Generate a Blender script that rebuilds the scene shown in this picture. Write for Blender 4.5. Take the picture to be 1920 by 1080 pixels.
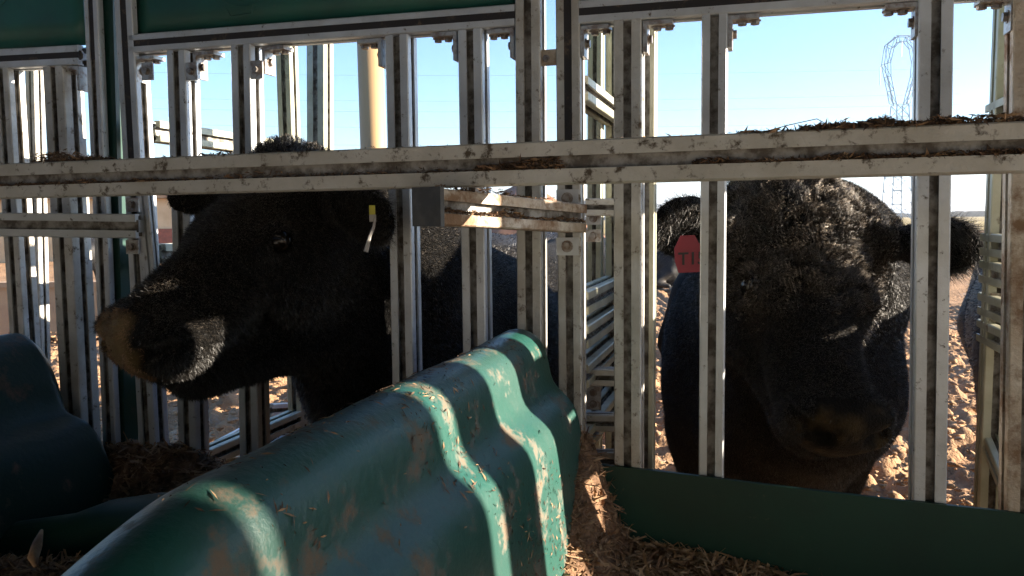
import bpy, math, random
import numpy as np
from mathutils import Vector, Matrix, Euler
R = math.radians
random.seed(7); rng = np.random.default_rng(7)
scene = bpy.context.scene
for o in list(bpy.data.objects): bpy.data.objects.remove(o)

# ---------------------------------------------------------------- camera, sky, sun, exposure
H = 1.25                                    # eye height above the yard
FPX = 1507.0
cam_d = bpy.data.cameras.new('camera'); cam = bpy.data.objects.new('camera', cam_d)
scene.collection.objects.link(cam); scene.camera = cam
cam_d.lens = 36*FPX/1920; cam_d.sensor_width = 36; cam_d.clip_start = 0.02; cam_d.clip_end = 20000
cam.location = (0, 0, H)
CROT = Euler((R(90-4.9), 0, 0)).to_matrix() @ Matrix.Rotation(-0.010, 3, 'Z')
cam.rotation_euler = CROT.to_euler()

SUN_AZ = 89.0                               # degrees to the right of the view direction (+Y)
SUN_EL = 13.3
sd = Vector((math.sin(R(SUN_AZ))*math.cos(R(SUN_EL)), math.cos(R(SUN_AZ))*math.cos(R(SUN_EL)), math.sin(R(SUN_EL))))
sl = bpy.data.lights.new('sun', 'SUN'); sl.energy = 5.0; sl.angle = R(0.53); sl.color = (1.0, 0.87, 0.70)
so = bpy.data.objects.new('sun', sl); scene.collection.objects.link(so)
so.rotation_euler = sd.to_track_quat('Z', 'Y').to_euler(); so.location = sd*30
w = bpy.data.worlds.new('World'); scene.world = w; w.use_nodes = True
wn = w.node_tree; bg = wn.nodes['Background']
sky = wn.nodes.new('ShaderNodeTexSky'); sky.sky_type = 'NISHITA'; sky.sun_disc = False
sky.sun_elevation = R(SUN_EL); sky.sun_rotation = R(SUN_AZ); sky.air_density = 1.0; sky.dust_density = 0.6; sky.ozone_density = 5.0
wn.links.new(sky.outputs[0], bg.inputs[0]); bg.inputs[1].default_value = 0.068
scene.view_settings.view_transform = 'Standard'; scene.view_settings.look = 'None'
scene.view_settings.exposure = 2.5; scene.view_settings.gamma = 1
scene.render.engine = 'CYCLES'

# ---------------------------------------------------------------- small helpers
def P(px, py, d):                            # pixel of the 1920 wide picture + distance ahead -> world point
    v = CROT @ Vector(((px-960)/FPX, -(py-540)/FPX, -1)); v *= d/v.y
    return np.array([v.x, v.y, v.z+H])
FA = R(16.8)                                # the stall front is turned 16.8 degrees to the view
AL = np.array([math.cos(FA), -math.sin(FA), 0.0]); OUT = np.array([math.sin(FA), math.cos(FA), 0.0])
F0 = np.array([0, 1.5, 0.0])
def F(t, o, h): return F0 + AL*t + OUT*o + np.array([0, 0, H+h])      # along, outward, height from eye
def tpx(px, py=411, o=0.0):                  # along-coordinate where a pixel's ray meets the plane o beyond the front
    a = P(px, py, 1.0) - np.array([0, 0, H]); F1 = F0+OUT*o
    s = np.dot(F1, OUT)/np.dot(a, OUT); q = a*s
    return float(np.dot(q-F1, AL)), float(q[2])
def FP(px, py, o=0.0):
    t, h = tpx(px, py, o); return F(t, o, h)

def tag(o, label=None, cat=None, group=None, kind=None):
    if label: o['label'] = label
    if cat: o['category'] = cat
    if group: o['group'] = group
    if kind: o['kind'] = kind
    return o
def empty(name, loc, label, cat, group=None):
    o = bpy.data.objects.new(name, None); scene.collection.objects.link(o)
    o.location = tuple(float(c) for c in loc); o.empty_display_size = .1
    return tag(o, label, cat, group)
def wloc(o):
    l = Vector((0, 0, 0))
    while o: l += o.location; o = o.parent
    return np.array(l)
class MB:
    def __init__(s): s.v = []; s.f = []; s.m = []; s.n = 0
    def add(s, v, f, m=0):
        v = np.asarray(v, float).reshape(-1, 3); s.v.append(v)
        s.f += [tuple(int(i)+s.n for i in q) for q in f]; s.m += [m]*len(f); s.n += len(v)
    def box(s, c, size, ax=None, m=0):
        c = np.array(c, float); A = np.eye(3) if ax is None else np.array(ax, float); sz = np.array(size)/2
        v = [c + A[0]*sz[0]*i + A[1]*sz[1]*j + A[2]*sz[2]*k for i in (-1, 1) for j in (-1, 1) for k in (-1, 1)]
        s.add(v, [(0,1,3,2),(4,6,7,5),(0,4,5,1),(2,3,7,6),(0,2,6,4),(1,5,7,3)], m)
    def tube(s, pts, r, n=8, m=0, cap=True):
        pts = [np.array(p, float) for p in pts]; rr = r if hasattr(r, '__len__') else [r]*len(pts); rings = []
        for i, p in enumerate(pts):
            d = pts[min(i+1, len(pts)-1)]-pts[max(i-1, 0)]; d /= np.linalg.norm(d)+1e-9
            u = np.cross(d, [0, 0, 1.0]); 
            if np.linalg.norm(u) < .05: u = np.cross(d, [1.0, 0, 0])
            u /= np.linalg.norm(u); q = np.cross(d, u)
            rings += [p + (u*math.cos(a)+q*math.sin(a))*rr[i] for a in np.linspace(0, 2*math.pi, n, endpoint=False)]
        f = [(i*n+j, i*n+(j+1) % n, (i+1)*n+(j+1) % n, (i+1)*n+j) for i in range(len(pts)-1) for j in range(n)]
        if cap: f += [tuple(range(n))[::-1], tuple((len(pts)-1)*n+j for j in range(n))]
        s.add(rings, f, m)
    def build(s, name, mats, parent=None, smooth=False):
        me = bpy.data.meshes.new(name); off = wloc(parent) if parent else np.zeros(3)
        v = np.concatenate(s.v)-off
        me.from_pydata(v.tolist(), [], s.f)
        mats = mats if isinstance(mats, (list, tuple)) else [mats]
        if len(mats) == 1 and any(s.m): mats = [mats[0], M['slot']]
        for m in mats: me.materials.append(m)
        if len(mats) > 1: me.polygons.foreach_set('material_index', s.m)
        if smooth: me.polygons.foreach_set('use_smooth', [True]*len(s.f))
        me.update(); o = bpy.data.objects.new(name, me); scene.collection.objects.link(o)
        if parent: o.parent = parent
        return o
def grid_mesh(name, V, nu, nv, mat, parent=None, closed=False):
    f = []
    for i in range(nu-1):
        for j in range(nv-1): f.append((i*nv+j, (i+1)*nv+j, (i+1)*nv+j+1, i*nv+j+1))
    b = MB(); b.add(V, f); return b.build(name, mat, parent, True)

def fbm(p, scale, octv=4, seed=0):           # numpy value noise, roughly -1..1
    p = np.asarray(p, float)/scale; tot = 0; amp = 1; out = np.zeros(len(p))
    for o in range(octv):
        q = p*(2.03**o)+seed*17.3+o*5.7; i = np.floor(q).astype(np.int64); f = q-i; f = f*f*(3-2*f)
        def h(a):
            n = (i[:, 0]+a[0])*73856093 ^ (i[:, 1]+a[1])*19349663 ^ (i[:, 2]+a[2])*83492791
            n = (n ^ (n >> 13))*1274126177 & 0x7fffffff; n = (n ^ (n >> 16)) & 0xffff
            return n/32767.5-1
        c = [h((a, b, d)) for a in (0, 1) for b in (0, 1) for d in (0, 1)]
        x = [c[k]*(1-f[:, 0])+c[k+4]*f[:, 0] for k in range(4)]
        y = [x[k]*(1-f[:, 1])+x[k+2]*f[:, 1] for k in range(2)]
        out += amp*(y[0]*(1-f[:, 2])+y[1]*f[:, 2]); tot += amp; amp *= .5
    return out/tot

# ---------------------------------------------------------------- materials
def mat(name, col, rough=.5, metal=0, spec=.5, col2=None, scale=20, lo=.4, hi=.6, bump=0, bscale=60, dirt=None, dscale=6, dlo=.55, dhi=.62,
        detail=6, sheen=0, sheen_tint=(1, 1, 1), attr=None, coat=0, stretch=None, rough2=None):
    m = bpy.data.materials.new(name); m.use_nodes = True; nt = m.node_tree; N = nt.nodes; L = nt.links
    b = N['Principled BSDF']; b.inputs['Roughness'].default_value = rough; b.inputs['Metallic'].default_value = metal
    b.inputs['Specular IOR Level'].default_value = spec
    if coat: b.inputs['Coat Weight'].default_value = coat; b.inputs['Coat Roughness'].default_value = .25
    if sheen:
        b.inputs['Sheen Weight'].default_value = sheen; b.inputs['Sheen Roughness'].default_value = .35
        b.inputs['Sheen Tint'].default_value = (*sheen_tint, 1)
    tc = N.new('ShaderNodeTexCoord'); src = tc.outputs['Object']
    if stretch:
        mp = N.new('ShaderNodeMapping'); mp.inputs['Scale'].default_value = stretch; L.new(src, mp.inputs[0]); src = mp.outputs[0]
    def noise(sc, det=6, rg=.6):
        n = N.new('ShaderNodeTexNoise'); n.inputs['Scale'].default_value = sc; n.inputs['Detail'].default_value = det
        n.inputs['Roughness'].default_value = rg; L.new(src, n.inputs['Vector']); return n.outputs['Fac']
    def mix(a, bb, fac):
        x = N.new('ShaderNodeMix'); x.data_type = 'RGBA'
        for sock, val in ((x.inputs[6], a), (x.inputs[7], bb)):
            if isinstance(val, tuple): sock.default_value = (*val, 1)
            else: L.new(val, sock)
        L.new(fac, x.inputs[0]); return x.outputs[2]
    def ramp(f, a, bb):
        r = N.new('ShaderNodeMapRange'); r.inputs[1].default_value = a; r.inputs[2].default_value = bb; r.clamp = True
        L.new(f, r.inputs[0]); return r.outputs[0]
    c = col
    if col2: c = mix(col, col2, ramp(noise(scale, detail), lo, hi))
    if dirt:
        fac = ramp(noise(dscale, 9, .72), dlo, dhi); c = mix(c, dirt, fac)
        r = N.new('ShaderNodeMapRange'); r.inputs[3].default_value = rough; r.inputs[4].default_value = .9; L.new(fac, r.inputs[0])
        L.new(r.outputs[0], b.inputs['Roughness'])
        r2 = N.new('ShaderNodeMapRange'); r2.inputs[3].default_value = metal; r2.inputs[4].default_value = 0; L.new(fac, r2.inputs[0])
        L.new(r2.outputs[0], b.inputs['Metallic'])
    if attr:
        at = N.new('ShaderNodeAttribute'); at.attribute_name = 'mud'; c = mix(c, attr, at.outputs['Fac'])
    if isinstance(c, tuple): b.inputs['Base Color'].default_value = (*c, 1)
    else: L.new(c, b.inputs['Base Color'])
    if bump:
        bp = N.new('ShaderNodeBump'); bp.inputs['Strength'].default_value = bump; bp.inputs['Distance'].default_value = .01
        L.new(noise(bscale, 5), bp.inputs['Height']); L.new(bp.outputs[0], b.inputs['Normal'])
    return m
M = {}
M['alu'] = mat('weathered_aluminium', (.60, .63, .66), .42, .3, col2=(.42, .43, .44), scale=9, lo=.35, hi=.7, dirt=(.11, .09, .07), dscale=55, dlo=.60, dhi=.68, bump=.12, bscale=150)
M['alu_dirty'] = mat('muddy_aluminium', (.58, .58, .56), .5, .25, col2=(.39, .37, .33), scale=12, lo=.35, hi=.65, dirt=(.13, .10, .07), dscale=38, dlo=.565, dhi=.66, bump=.2, bscale=120)
M['alu_warm'] = mat('mud_crusted_aluminium', (.60, .55, .47), .55, .25, col2=(.42, .33, .24), scale=14, lo=.35, hi=.65, dirt=(.24, .15, .09), dscale=11, dlo=.46, dhi=.58, bump=.4, bscale=90)
M['alu_far'] = mat('pale_yellowed_aluminium', (.48, .48, .39), .5, .3, col2=(.36, .35, .26), scale=8, dirt=(.15, .11, .08), dscale=18, dlo=.6, dhi=.7)
M['shade_wall'] = mat('shade_wall_sheet', (.42, .41, .39), .8, 0, .2, col2=(.33, .32, .30), scale=3)  # for the added, unseen back and end sheets that block sky light
M['rail'] = mat('grimy_rail', (.58, .57, .53), .55, .2, col2=(.42, .40, .35), scale=10, lo=.3, hi=.65, dirt=(.09, .07, .05), dscale=45, dlo=.54, dhi=.64, bump=.2, bscale=120)
M['slot'] = mat('grimy_shaded_slot', (.34, .33, .31), .6, .2, .3, col2=(.11, .095, .08), scale=40, lo=.4, hi=.6)  # slot faces coloured darker to deepen the groove's shade, with some grime
M['strip'] = mat('black_slot_strip', (.028, .026, .028), .6, 0, .3, dirt=(.12, .09, .07), dscale=25, dlo=.55, dhi=.66)
M['cap'] = mat('black_plastic_cap', (.045, .048, .052), .45, 0, .5, col2=(.08, .08, .08), scale=30, bump=.15, bscale=90)
M['steel'] = mat('galvanised_steel', (.50, .49, .47), .4, .6, col2=(.30, .24, .2), scale=60, lo=.45, hi=.6)
M['bolt'] = mat('bolt_steel', (.33, .31, .29), .4, .7, col2=(.2, .15, .12), scale=90)
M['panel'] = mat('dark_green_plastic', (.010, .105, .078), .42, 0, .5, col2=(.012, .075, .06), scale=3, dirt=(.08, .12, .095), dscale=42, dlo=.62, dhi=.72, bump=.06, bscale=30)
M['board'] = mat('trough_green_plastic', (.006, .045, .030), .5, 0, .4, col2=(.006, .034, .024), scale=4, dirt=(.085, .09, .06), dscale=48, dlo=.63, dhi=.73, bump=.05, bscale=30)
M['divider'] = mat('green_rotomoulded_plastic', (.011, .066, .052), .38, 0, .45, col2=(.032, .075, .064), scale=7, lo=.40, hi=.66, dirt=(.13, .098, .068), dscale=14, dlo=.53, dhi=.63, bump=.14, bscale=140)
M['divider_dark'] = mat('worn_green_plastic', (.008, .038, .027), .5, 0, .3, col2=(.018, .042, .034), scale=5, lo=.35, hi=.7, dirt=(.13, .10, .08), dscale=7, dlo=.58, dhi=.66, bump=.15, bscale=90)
M['green_post'] = mat('green_painted_steel', (.010, .045, .034), .4, .0, .5, dirt=(.08, .09, .07), dscale=20, dlo=.62, dhi=.7)
M['fur'] = mat('black_coat', (.0018, .0018, .0019), .7, 0, .08, bump=.8, bscale=230, sheen=.05, sheen_tint=(1, .88, .74), attr=(.21, .14, .06))
M['hair'] = mat('black_hair', (.0060, .0055, .0052), .40, 0, .50, sheen=.42, sheen_tint=(1, .85, .7))
M['hair_brown'] = mat('brown_black_hair', (.020, .0145, .0105), .5, 0, .35, sheen=.8, sheen_tint=(1, .85, .7))
M['nose'] = mat('dark_nose_skin', (.02, .017, .017), .4, 0, .5, dirt=(.10, .075, .05), dscale=25, dlo=.45, dhi=.6, bump=.5, bscale=160)
M['eye'] = mat('dark_eye', (.006, .004, .003), .18, 0, .35)
M['yellow'] = mat('yellow_tag', (.55, .50, .06), .5); M['cord'] = mat('grey_tag_stem', (.42, .40, .38), .6)
M['red'] = mat('red_tag', (.15, .008, .018), .5, 0, .4, dirt=(.12, .03, .03), dscale=30, dlo=.58, dhi=.7)
M['ink'] = mat('black_ink', (.012, .008, .008), .7)
M['feed'] = mat('silage_feed', (.27, .155, .088), .9, 0, .2, col2=(.10, .058, .034), scale=45, lo=.35, hi=.62, bump=1.0, bscale=90)
M['flake'] = mat('dry_feed_strand', (.42, .27, .15), .8, 0, .3, col2=(.17, .095, .055), scale=30, lo=.35, hi=.6)
M['grime'] = mat('grime', (.16, .11, .08), .95, 0, .2, col2=(.08, .055, .04), scale=60, bump=.8, bscale=150)
M['mud'] = mat('trampled_mud', (.40, .24, .13), .92, 0, .2, col2=(.28, .165, .09), scale=2.2, lo=.35, hi=.65, dirt=(.36, .28, .22), dscale=1.3, dlo=.58, dhi=.66, bump=.7, bscale=22)
M['mound'] = mat('red_earth', (.27, .13, .08), .95, 0, .2, col2=(.20, .11, .07), scale=.8, bump=.6, bscale=3)
M['grass'] = mat('dry_grass_field', (.36, .27, .10), .95, 0, .2, col2=(.28, .20, .08), scale=.03)
M['hill'] = mat('wooded_hill', (.05, .07, .05), .95, 0, .1, col2=(.035, .05, .035), scale=.01)
M['hedge'] = mat('dark_hedge', (.035, .035, .03), .9)
M['cream'] = mat('cream_render', (.62, .47, .28), .9, col2=(.52, .38, .22), scale=1.2)
M['brick'] = mat('red_boards', (.28, .09, .055), .8, col2=(.2, .07, .045), scale=5)
M['concrete'] = mat('tan_concrete', (.42, .28, .16), .9, col2=(.34, .22, .13), scale=3, bump=.3, bscale=15)
M['tan'] = mat('tan_pole', (.34, .22, .11), .6, 0, .4, col2=(.36, .235, .11), scale=8, dirt=(.22, .15, .09), dscale=9, dlo=.6, dhi=.7, stretch=(1, 1, .3))
M['pylon'] = mat('pylon_steel', (.30, .38, .46), .5, .1)
M['cable'] = mat('cable', (.10, .11, .12), .6)
M['rust'] = mat('gate_steel', (.42, .40, .36), .5, .4, dirt=(.16, .11, .08), dscale=10, dlo=.5, dhi=.6)

# ---------------------------------------------------------------- ground, field, hills
xs = np.unique(np.concatenate([np.linspace(-5, 6.5, 460), np.linspace(-40, 40, 161), np.array([-4300, -2800, -1500, -600, -250, -120, -70, 70, 120, 250, 600, 1500, 4000, 6300])]))
ys = np.unique(np.concatenate([np.linspace(1.4, 9, 330), np.linspace(9, 40, 130), np.linspace(-8, 1.4, 40), np.array([-60, -25, 55, 80, 120, 200, 400, 800, 1600, 3500, 6700])]))
X, Y = np.meshgrid(xs, ys, indexing='ij'); pts = np.stack([X.ravel(), Y.ravel(), np.zeros(X.size)], 1)
n1 = fbm(pts, .22, 4, 1); n2 = fbm(pts, .9, 3, 2); n3 = fbm(pts, .075, 3, 5)
fade = np.clip((45-np.hypot(pts[:, 0], pts[:, 1]))/20, 0, 1)
pts[:, 2] = fade*(.095*np.abs(n1)*2.0+.06*n2+.042*n3-.11)
gr = grid_mesh('ground', pts, len(xs), len(ys), M['mud']); tag(gr, kind='structure')
b = MB(); b.add([(-4300, 62, .05), (6300, 62, .05), (6300, 2600, .3), (-4300, 2600, .3)], [(0, 1, 2, 3)])
tag(b.build('field', M['grass']), kind='structure')
for nd in M['mud'].node_tree.nodes:
    if nd.type == 'BUMP': nd.inputs['Distance'].default_value = .06
def clods(n, seed):
    r = np.random.default_rng(seed); t = (1+5**.5)/2; V0 = np.array([(-1, t, 0), (1, t, 0), (-1, -t, 0), (1, -t, 0), (0, -1, t), (0, 1, t), (0, -1, -t), (0, 1, -t), (t, 0, -1), (t, 0, 1), (-t, 0, -1), (-t, 0, 1)])/1.9
    F_ = np.array([(0, 11, 5), (0, 5, 1), (0, 1, 7), (0, 7, 10), (0, 10, 11), (1, 5, 9), (5, 11, 4), (11, 10, 2), (10, 7, 6), (7, 1, 8), (3, 9, 4), (3, 4, 2), (3, 2, 6), (3, 6, 8), (3, 8, 9), (4, 9, 5), (2, 4, 11), (6, 2, 10), (8, 6, 7), (9, 8, 1)])
    yy = 1.7+r.random(n)**1.5*9; u = (r.random(n)-.5)*1.5; sz = (.006+.024*r.random(n)**3)[:, None, None]; c = np.stack([u*yy, yy, r.random(n)*.06-.02+.03], 1)[:, None, :]
    V = (c+V0[None]*sz*(1+.45*r.normal(0, 1, (n, 12, 1)))*np.array([1.2, 1.2, .55])).reshape(-1, 3)
    Fc = (np.arange(n)[:, None, None]*12+F_[None]).reshape(-1, 3); return V, Fc
cv_, cf_ = clods(9000, 5)
def ridge(name, y, x0, x1, hfun, thick, m, n=240):
    b = MB(); xx = np.linspace(x0, x1, n); v = []; f = []
    for k, x in enumerate(xx):
        h = hfun(x); v += [(x, y, -2), (x, y+thick*.3, h*.75), (x, y+thick*.5, h), (x, y+thick, -2)]
        if k: a = 4*(k-1); f += [(a+j, a+4+j, a+5+j, a+1+j) for j in range(3)]
    b.add(v, f); return b.build(name, m, None, True)
hn = lambda x, s, sd_: float(fbm(np.array([[x, 0.3, 0]]), s, 4, sd_)[0])
tag(ridge('hills', 2600, -3000, 5000, lambda x: 25+16*hn(x, 500, 3)+8*hn(x, 60, 4), 700, M['hill'], 500), kind='structure')
tag(ridge('far_hedge', 420, -500, 700, lambda x: 2.4+1.1*hn(x, 40, 6)+.8*hn(x, 6, 7), 5, M['hedge'], 600), 'dark low hedge running along the far edge of the dry field', 'hedge')

# ---------------------------------------------------------------- surface extraction for animals
def rc(a, b_, ra, rb): return ('c', np.array(a, float), np.array(b_, float), ra, rb)
def el(c, r, A=None): return ('e', np.array(c, float), np.array(r, float), np.eye(3) if A is None else np.array(A, float))
def sdf(p, pr):
    if pr[0] == 'c':
        _, a, b_, ra, rb = pr; ab = b_-a; h = np.clip(((p-a)@ab)/max(ab@ab, 1e-9), 0, 1)
        return np.linalg.norm(p-a-h[:, None]*ab, axis=1)-(ra+(rb-ra)*h)
    _, c, r, A = pr; q = (p-c)@A.T; k0 = np.linalg.norm(q/r, axis=1); k1 = np.linalg.norm(q/(r*r), axis=1)+1e-9
    return k0*(k0-1)/k1
def smin(a, b_, k):
    h = np.clip(.5+.5*(b_-a)/k, 0, 1); return b_+(a-b_)*h-k*h*(1-h)
def field(p, add, sub):
    d = np.full(len(p), 9.0)
    for pr, k in add: d = smin(d, sdf(p, pr), k)
    for pr, k in sub: d = -smin(-d, sdf(p, pr), k)
    return d
def surface(add, sub, lo, hi, h):
    lo = np.array(lo, float); B = 8; nb = np.ceil((np.array(hi)-lo)/(h*B)).astype(int); n = nb*B+1
    bi = np.stack(np.meshgrid(*[np.arange(k) for k in nb], indexing='ij'), -1).reshape(-1, 3)
    dc = field(lo+(bi+.5)*B*h, add, sub)
    G = np.full(tuple(n), 1.0, np.float32)
    for ib, d in zip(bi, dc):
        if d < 0: x, y, z = ib*B; G[x:x+B+1, y:y+B+1, z:z+B+1] = -1
    act = bi[np.abs(dc) < B*h*1.25]
    li = np.stack(np.meshgrid(*[np.arange(B+1)]*3, indexing='ij'), -1).reshape(-1, 3)
    for k in range(0, len(act), 400):
        a = act[k:k+400]; gi = (a[:, None, :]*B+li[None]).reshape(-1, 3)
        G[gi[:, 0], gi[:, 1], gi[:, 2]] = field(lo+gi*h, add, sub)
    S = G < 0; c = sum(S[i:n[0]-1+i, j:n[1]-1+j, k:n[2]-1+k].astype(np.int8) for i in (0, 1) for j in (0, 1) for k in (0, 1))
    cells = np.argwhere((c > 0) & (c < 8)); idm = -np.ones(tuple(n-1), np.int64); idm[tuple(cells.T)] = np.arange(len(cells))
    acc = np.zeros((len(cells), 3)); cnt = np.zeros(len(cells))
    for ax in range(3):
        for u in (0, 1):
            for v in (0, 1):
                o0 = np.zeros(3, int); oth = [q for q in range(3) if q != ax]; o0[oth[0]] = u; o0[oth[1]] = v; o1 = o0.copy(); o1[ax] = 1
                g0 = G[tuple((cells+o0).T)]; g1 = G[tuple((cells+o1).T)]; m = (g0 < 0) != (g1 < 0)
                t = np.where(m, g0/(g0-g1+1e-12*(g0 == g1)), 0); q = np.tile(o0.astype(float), (len(cells), 1)); q[:, ax] = t
                acc[m] += q[m]; cnt[m] += 1
    V = lo+(cells+acc/cnt[:, None])*h; Fq = []
    for ax in range(3):
        oth = [q for q in range(3) if q != ax]; s0 = [slice(None)]*3; s1 = [slice(None)]*3; s0[ax] = slice(0, -1); s1[ax] = slice(1, None)
        e = np.argwhere(S[tuple(s0)] != S[tuple(s1)]); e = e[(e[:, oth[0]] > 0) & (e[:, oth[1]] > 0) & (e[:, oth[0]] < n[oth[0]]-1) & (e[:, oth[1]] < n[oth[1]]-1)]
        du = np.zeros(3, int); du[oth[0]] = 1; dv = np.zeros(3, int); dv[oth[1]] = 1
        q = np.stack([idm[tuple((e-du-dv).T)], idm[tuple((e-dv).T)], idm[tuple(e.T)], idm[tuple((e-du).T)]], 1)
        flip = S[tuple(e.T)]; 
        if ax == 1: flip = ~flip
        q[~flip] = q[~flip][:, ::-1]; Fq.append(q)
    Fq = np.concatenate(Fq); Fq = Fq[(Fq >= 0).all(1)]
    return V, Fq
def np_mesh(name, V, Fc, mats, parent=None, mud=None, smooth=True, midx=None):
    off = wloc(parent) if parent else np.zeros(3)
    me = bpy.data.meshes.new(name); k = Fc.shape[1]
    me.vertices.add(len(V)); me.vertices.foreach_set('co', (V-off).astype(np.float32).ravel())
    me.loops.add(Fc.size); me.loops.foreach_set('vertex_index', Fc.astype(np.int32).ravel())
    me.polygons.add(len(Fc)); me.polygons.foreach_set('loop_start', np.arange(0, Fc.size, k, dtype=np.int32))
    for m in mats: me.materials.append(m)
    if midx is not None: me.polygons.foreach_set('material_index', midx.astype(np.int32))
    if smooth: me.polygons.foreach_set('use_smooth', np.ones(len(Fc), bool))
    me.update(calc_edges=True); me.validate()
    if mud is not None:
        a = me.attributes.new('mud', 'FLOAT', 'POINT'); a.data.foreach_set('value', mud.astype(np.float32))
    o = bpy.data.objects.new(name, me); scene.collection.objects.link(o)
    if parent: o.parent = parent
    return o
def normals(V, Fq):
    nrm = np.cross(V[Fq[:, 2]]-V[Fq[:, 0]], V[Fq[:, 3]]-V[Fq[:, 1]]); ar = np.linalg.norm(nrm, axis=1)/2
    return nrm/(2*ar[:, None]+1e-12), ar
def hairs(V, Fq, n, length, width, comb, lift=.45, mask=None, jit=.35, weight=None):
    nr, ar = normals(V, Fq); c = V[Fq].mean(1); w_ = ar.copy()
    if mask is not None: w_ *= mask(c, nr)
    w_ /= w_.sum(); i = rng.choice(len(Fq), n, p=w_); a = rng.random((n, 1)); b_ = rng.random((n, 1)); q = V[Fq[i]]
    root = (q[:, 0]*(1-a)+q[:, 1]*a)*(1-b_)+(q[:, 3]*(1-a)+q[:, 2]*a)*b_; N_ = nr[i]
    cb = comb(root) if callable(comb) else np.tile(comb, (n, 1)); cb = cb-N_*(cb*N_).sum(1)[:, None]; cb /= np.linalg.norm(cb, axis=1)[:, None]+1e-6
    d = cb*(1-lift)+N_*lift+rng.normal(0, jit, (n, 3)); d /= np.linalg.norm(d, axis=1)[:, None]
    L_ = length*(.5+rng.random((n, 1))); s = np.cross(d, N_+rng.normal(0, .5, (n, 3))); s /= np.linalg.norm(s, axis=1)[:, None]+1e-9
    r0 = root-N_*.001; tip = root+d*L_
    VV = np.stack([r0-s*width/2, r0+s*width/2, tip], 1).reshape(-1, 3); return VV, np.arange(3*n).reshape(-1, 3)
def curls(V, Fq, n, length, rad, width, mask, turns=1.6, seg=9):
    nr, ar = normals(V, Fq); c = V[Fq].mean(1); w_ = ar*mask(c, nr); w_ /= w_.sum(); i = rng.choice(len(Fq), n, p=w_)
    root = c[i]; N_ = nr[i]; clump = np.stack([fbm(root, .035, 2, 31+k) for k in range(3)], 1)*2.2   # neighbours curl the same way
    T_ = clump-N_*(clump*N_).sum(1)[:, None]; T_ /= np.linalg.norm(T_, axis=1)[:, None]+1e-9; B_ = np.cross(N_, T_)
    ph = fbm(root, .03, 1, 40)[:, None]*6+rng.normal(0, .35, (n, 1)); L_ = length*(.6+.7*rng.random((n, 1))); rr = rad*(.5+.8*rng.random((n, 1)))
    out = []
    for k in range(seg+1):
        t = k/seg; an = ph+t*turns*2*math.pi
        p = root+T_*(L_*t*.7)+N_*(L_*.45*math.sin(t*2.4)+rr*np.sin(an)*min(1, t*3))+B_*(rr*np.cos(an)*min(1, t*3))
        wd = width*(1-.7*t); out += [p-B_*wd/2+T_*wd*.3, p+B_*wd/2]
    VV = np.stack(out, 1).reshape(-1, 3); m = 2*(seg+1); base = np.arange(n)[:, None]*m
    Fs = np.concatenate([base+np.array([2*k, 2*k+1, 2*k+3, 2*k+2]) for k in range(seg)])
    return VV, Fs

# head in its own frame: s forward from the poll, v up from the forehead, w to the animal's left
def head_prims(fr, ears, sc=1.0, wide=1.0, dj=0.0, mz=1.0):
    O, f, u, l = fr; A = np.array([f, u, l])
    q = lambda s, v, w_: O+sc*(f*s+u*v+l*w_*wide)
    add = []; sub = []
    E = lambda c, r, k=.03, B=None: add.append((el(q(*c), np.array(r)*sc*np.array([1, 1, wide]), A if B is None else B), k))
    C = lambda a, b_, ra, rb, k=.03: add.append((rc(q(*a), q(*b_), ra*sc, rb*sc), k))
    E((.110, -.145, 0), (.125, .118, .120)); C((.035, -.06, 0), (.06, -.065, 0), .052, .062)
    for sg in (-1, 1):
        C((.02, -.075, .055*sg), (.20, -.085, .05*sg), .068, .062)
        E((.125, -.185, .078*sg), (.125, .105, .055), .035)
        C((.09, -.235-dj, .055*sg), (.36, -.185-dj*.45, .018*sg), .080, .046)
        E((.168, -.068, .092*sg), (.045, .035, .036), .02)
        E((.430, -.105, .050*sg*mz), (.05*mz, .052*mz, .046*mz), .02)
        C((.26, -.13, .045*sg*mz), (.41, -.130, .050*sg*mz), .045*mz, .045*mz, .02)
        sub.append((rc(q(.430+.05*mz, -.090, .042*sg*mz), q(.440, -.086, .088*sg*mz), .019*sc, .010*sc), .010))
        sub.append((el(q(.172, -.072, .128*sg), np.array((.027, .018, .020))*sc, A), .008)); add.append((rc(q(.148, -.090, .112*sg), q(.190, -.092, .108*sg), .006*sc, .006*sc), .008))
        add.append((rc(q(.150, -.050, .112*sg), q(.195, -.056, .108*sg), .010*sc, .008*sc), .008))
    C((.14, -.095, 0), (.42, -.100, 0), .085, .062*mz)
    E((.445, -.115, 0), (.045, .052, .065), .02); E((.380, -.205-dj*.12, 0), (.068*mz, .048*mz, .056*mz), .025)
    C((.30, -.175, 0), (.41, -.155, 0), .068, .060)
    sub.append((el(q(.42, -.172-dj*.1, 0), np.array((.070*mz, .0016, .12))*sc, A), .008))
    for base, tip, thick, wid, nrm in ears:        # ear: flat tapering leaf, hollow on one side
        a = np.array(base); t = np.array(tip); ax = (t-a)/np.linalg.norm(t-a); L_ = np.linalg.norm(t-a)
        nn = np.array(nrm, float); nn -= ax*(nn@ax); nn /= np.linalg.norm(nn); sd_ = np.cross(ax, nn)
        c = (a+t)/2; add.append((el(c, (L_*.55, wid, thick), [ax, sd_, nn]), .022)); add.append((rc(a-ax*.03, a+ax*.04, .032, .026), .03))
        sub.append((el(c+nn*thick*1.25+ax*.01, (L_*.42, wid*.72, thick), [ax, sd_, nn]), .008))
    return add, sub, q
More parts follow.
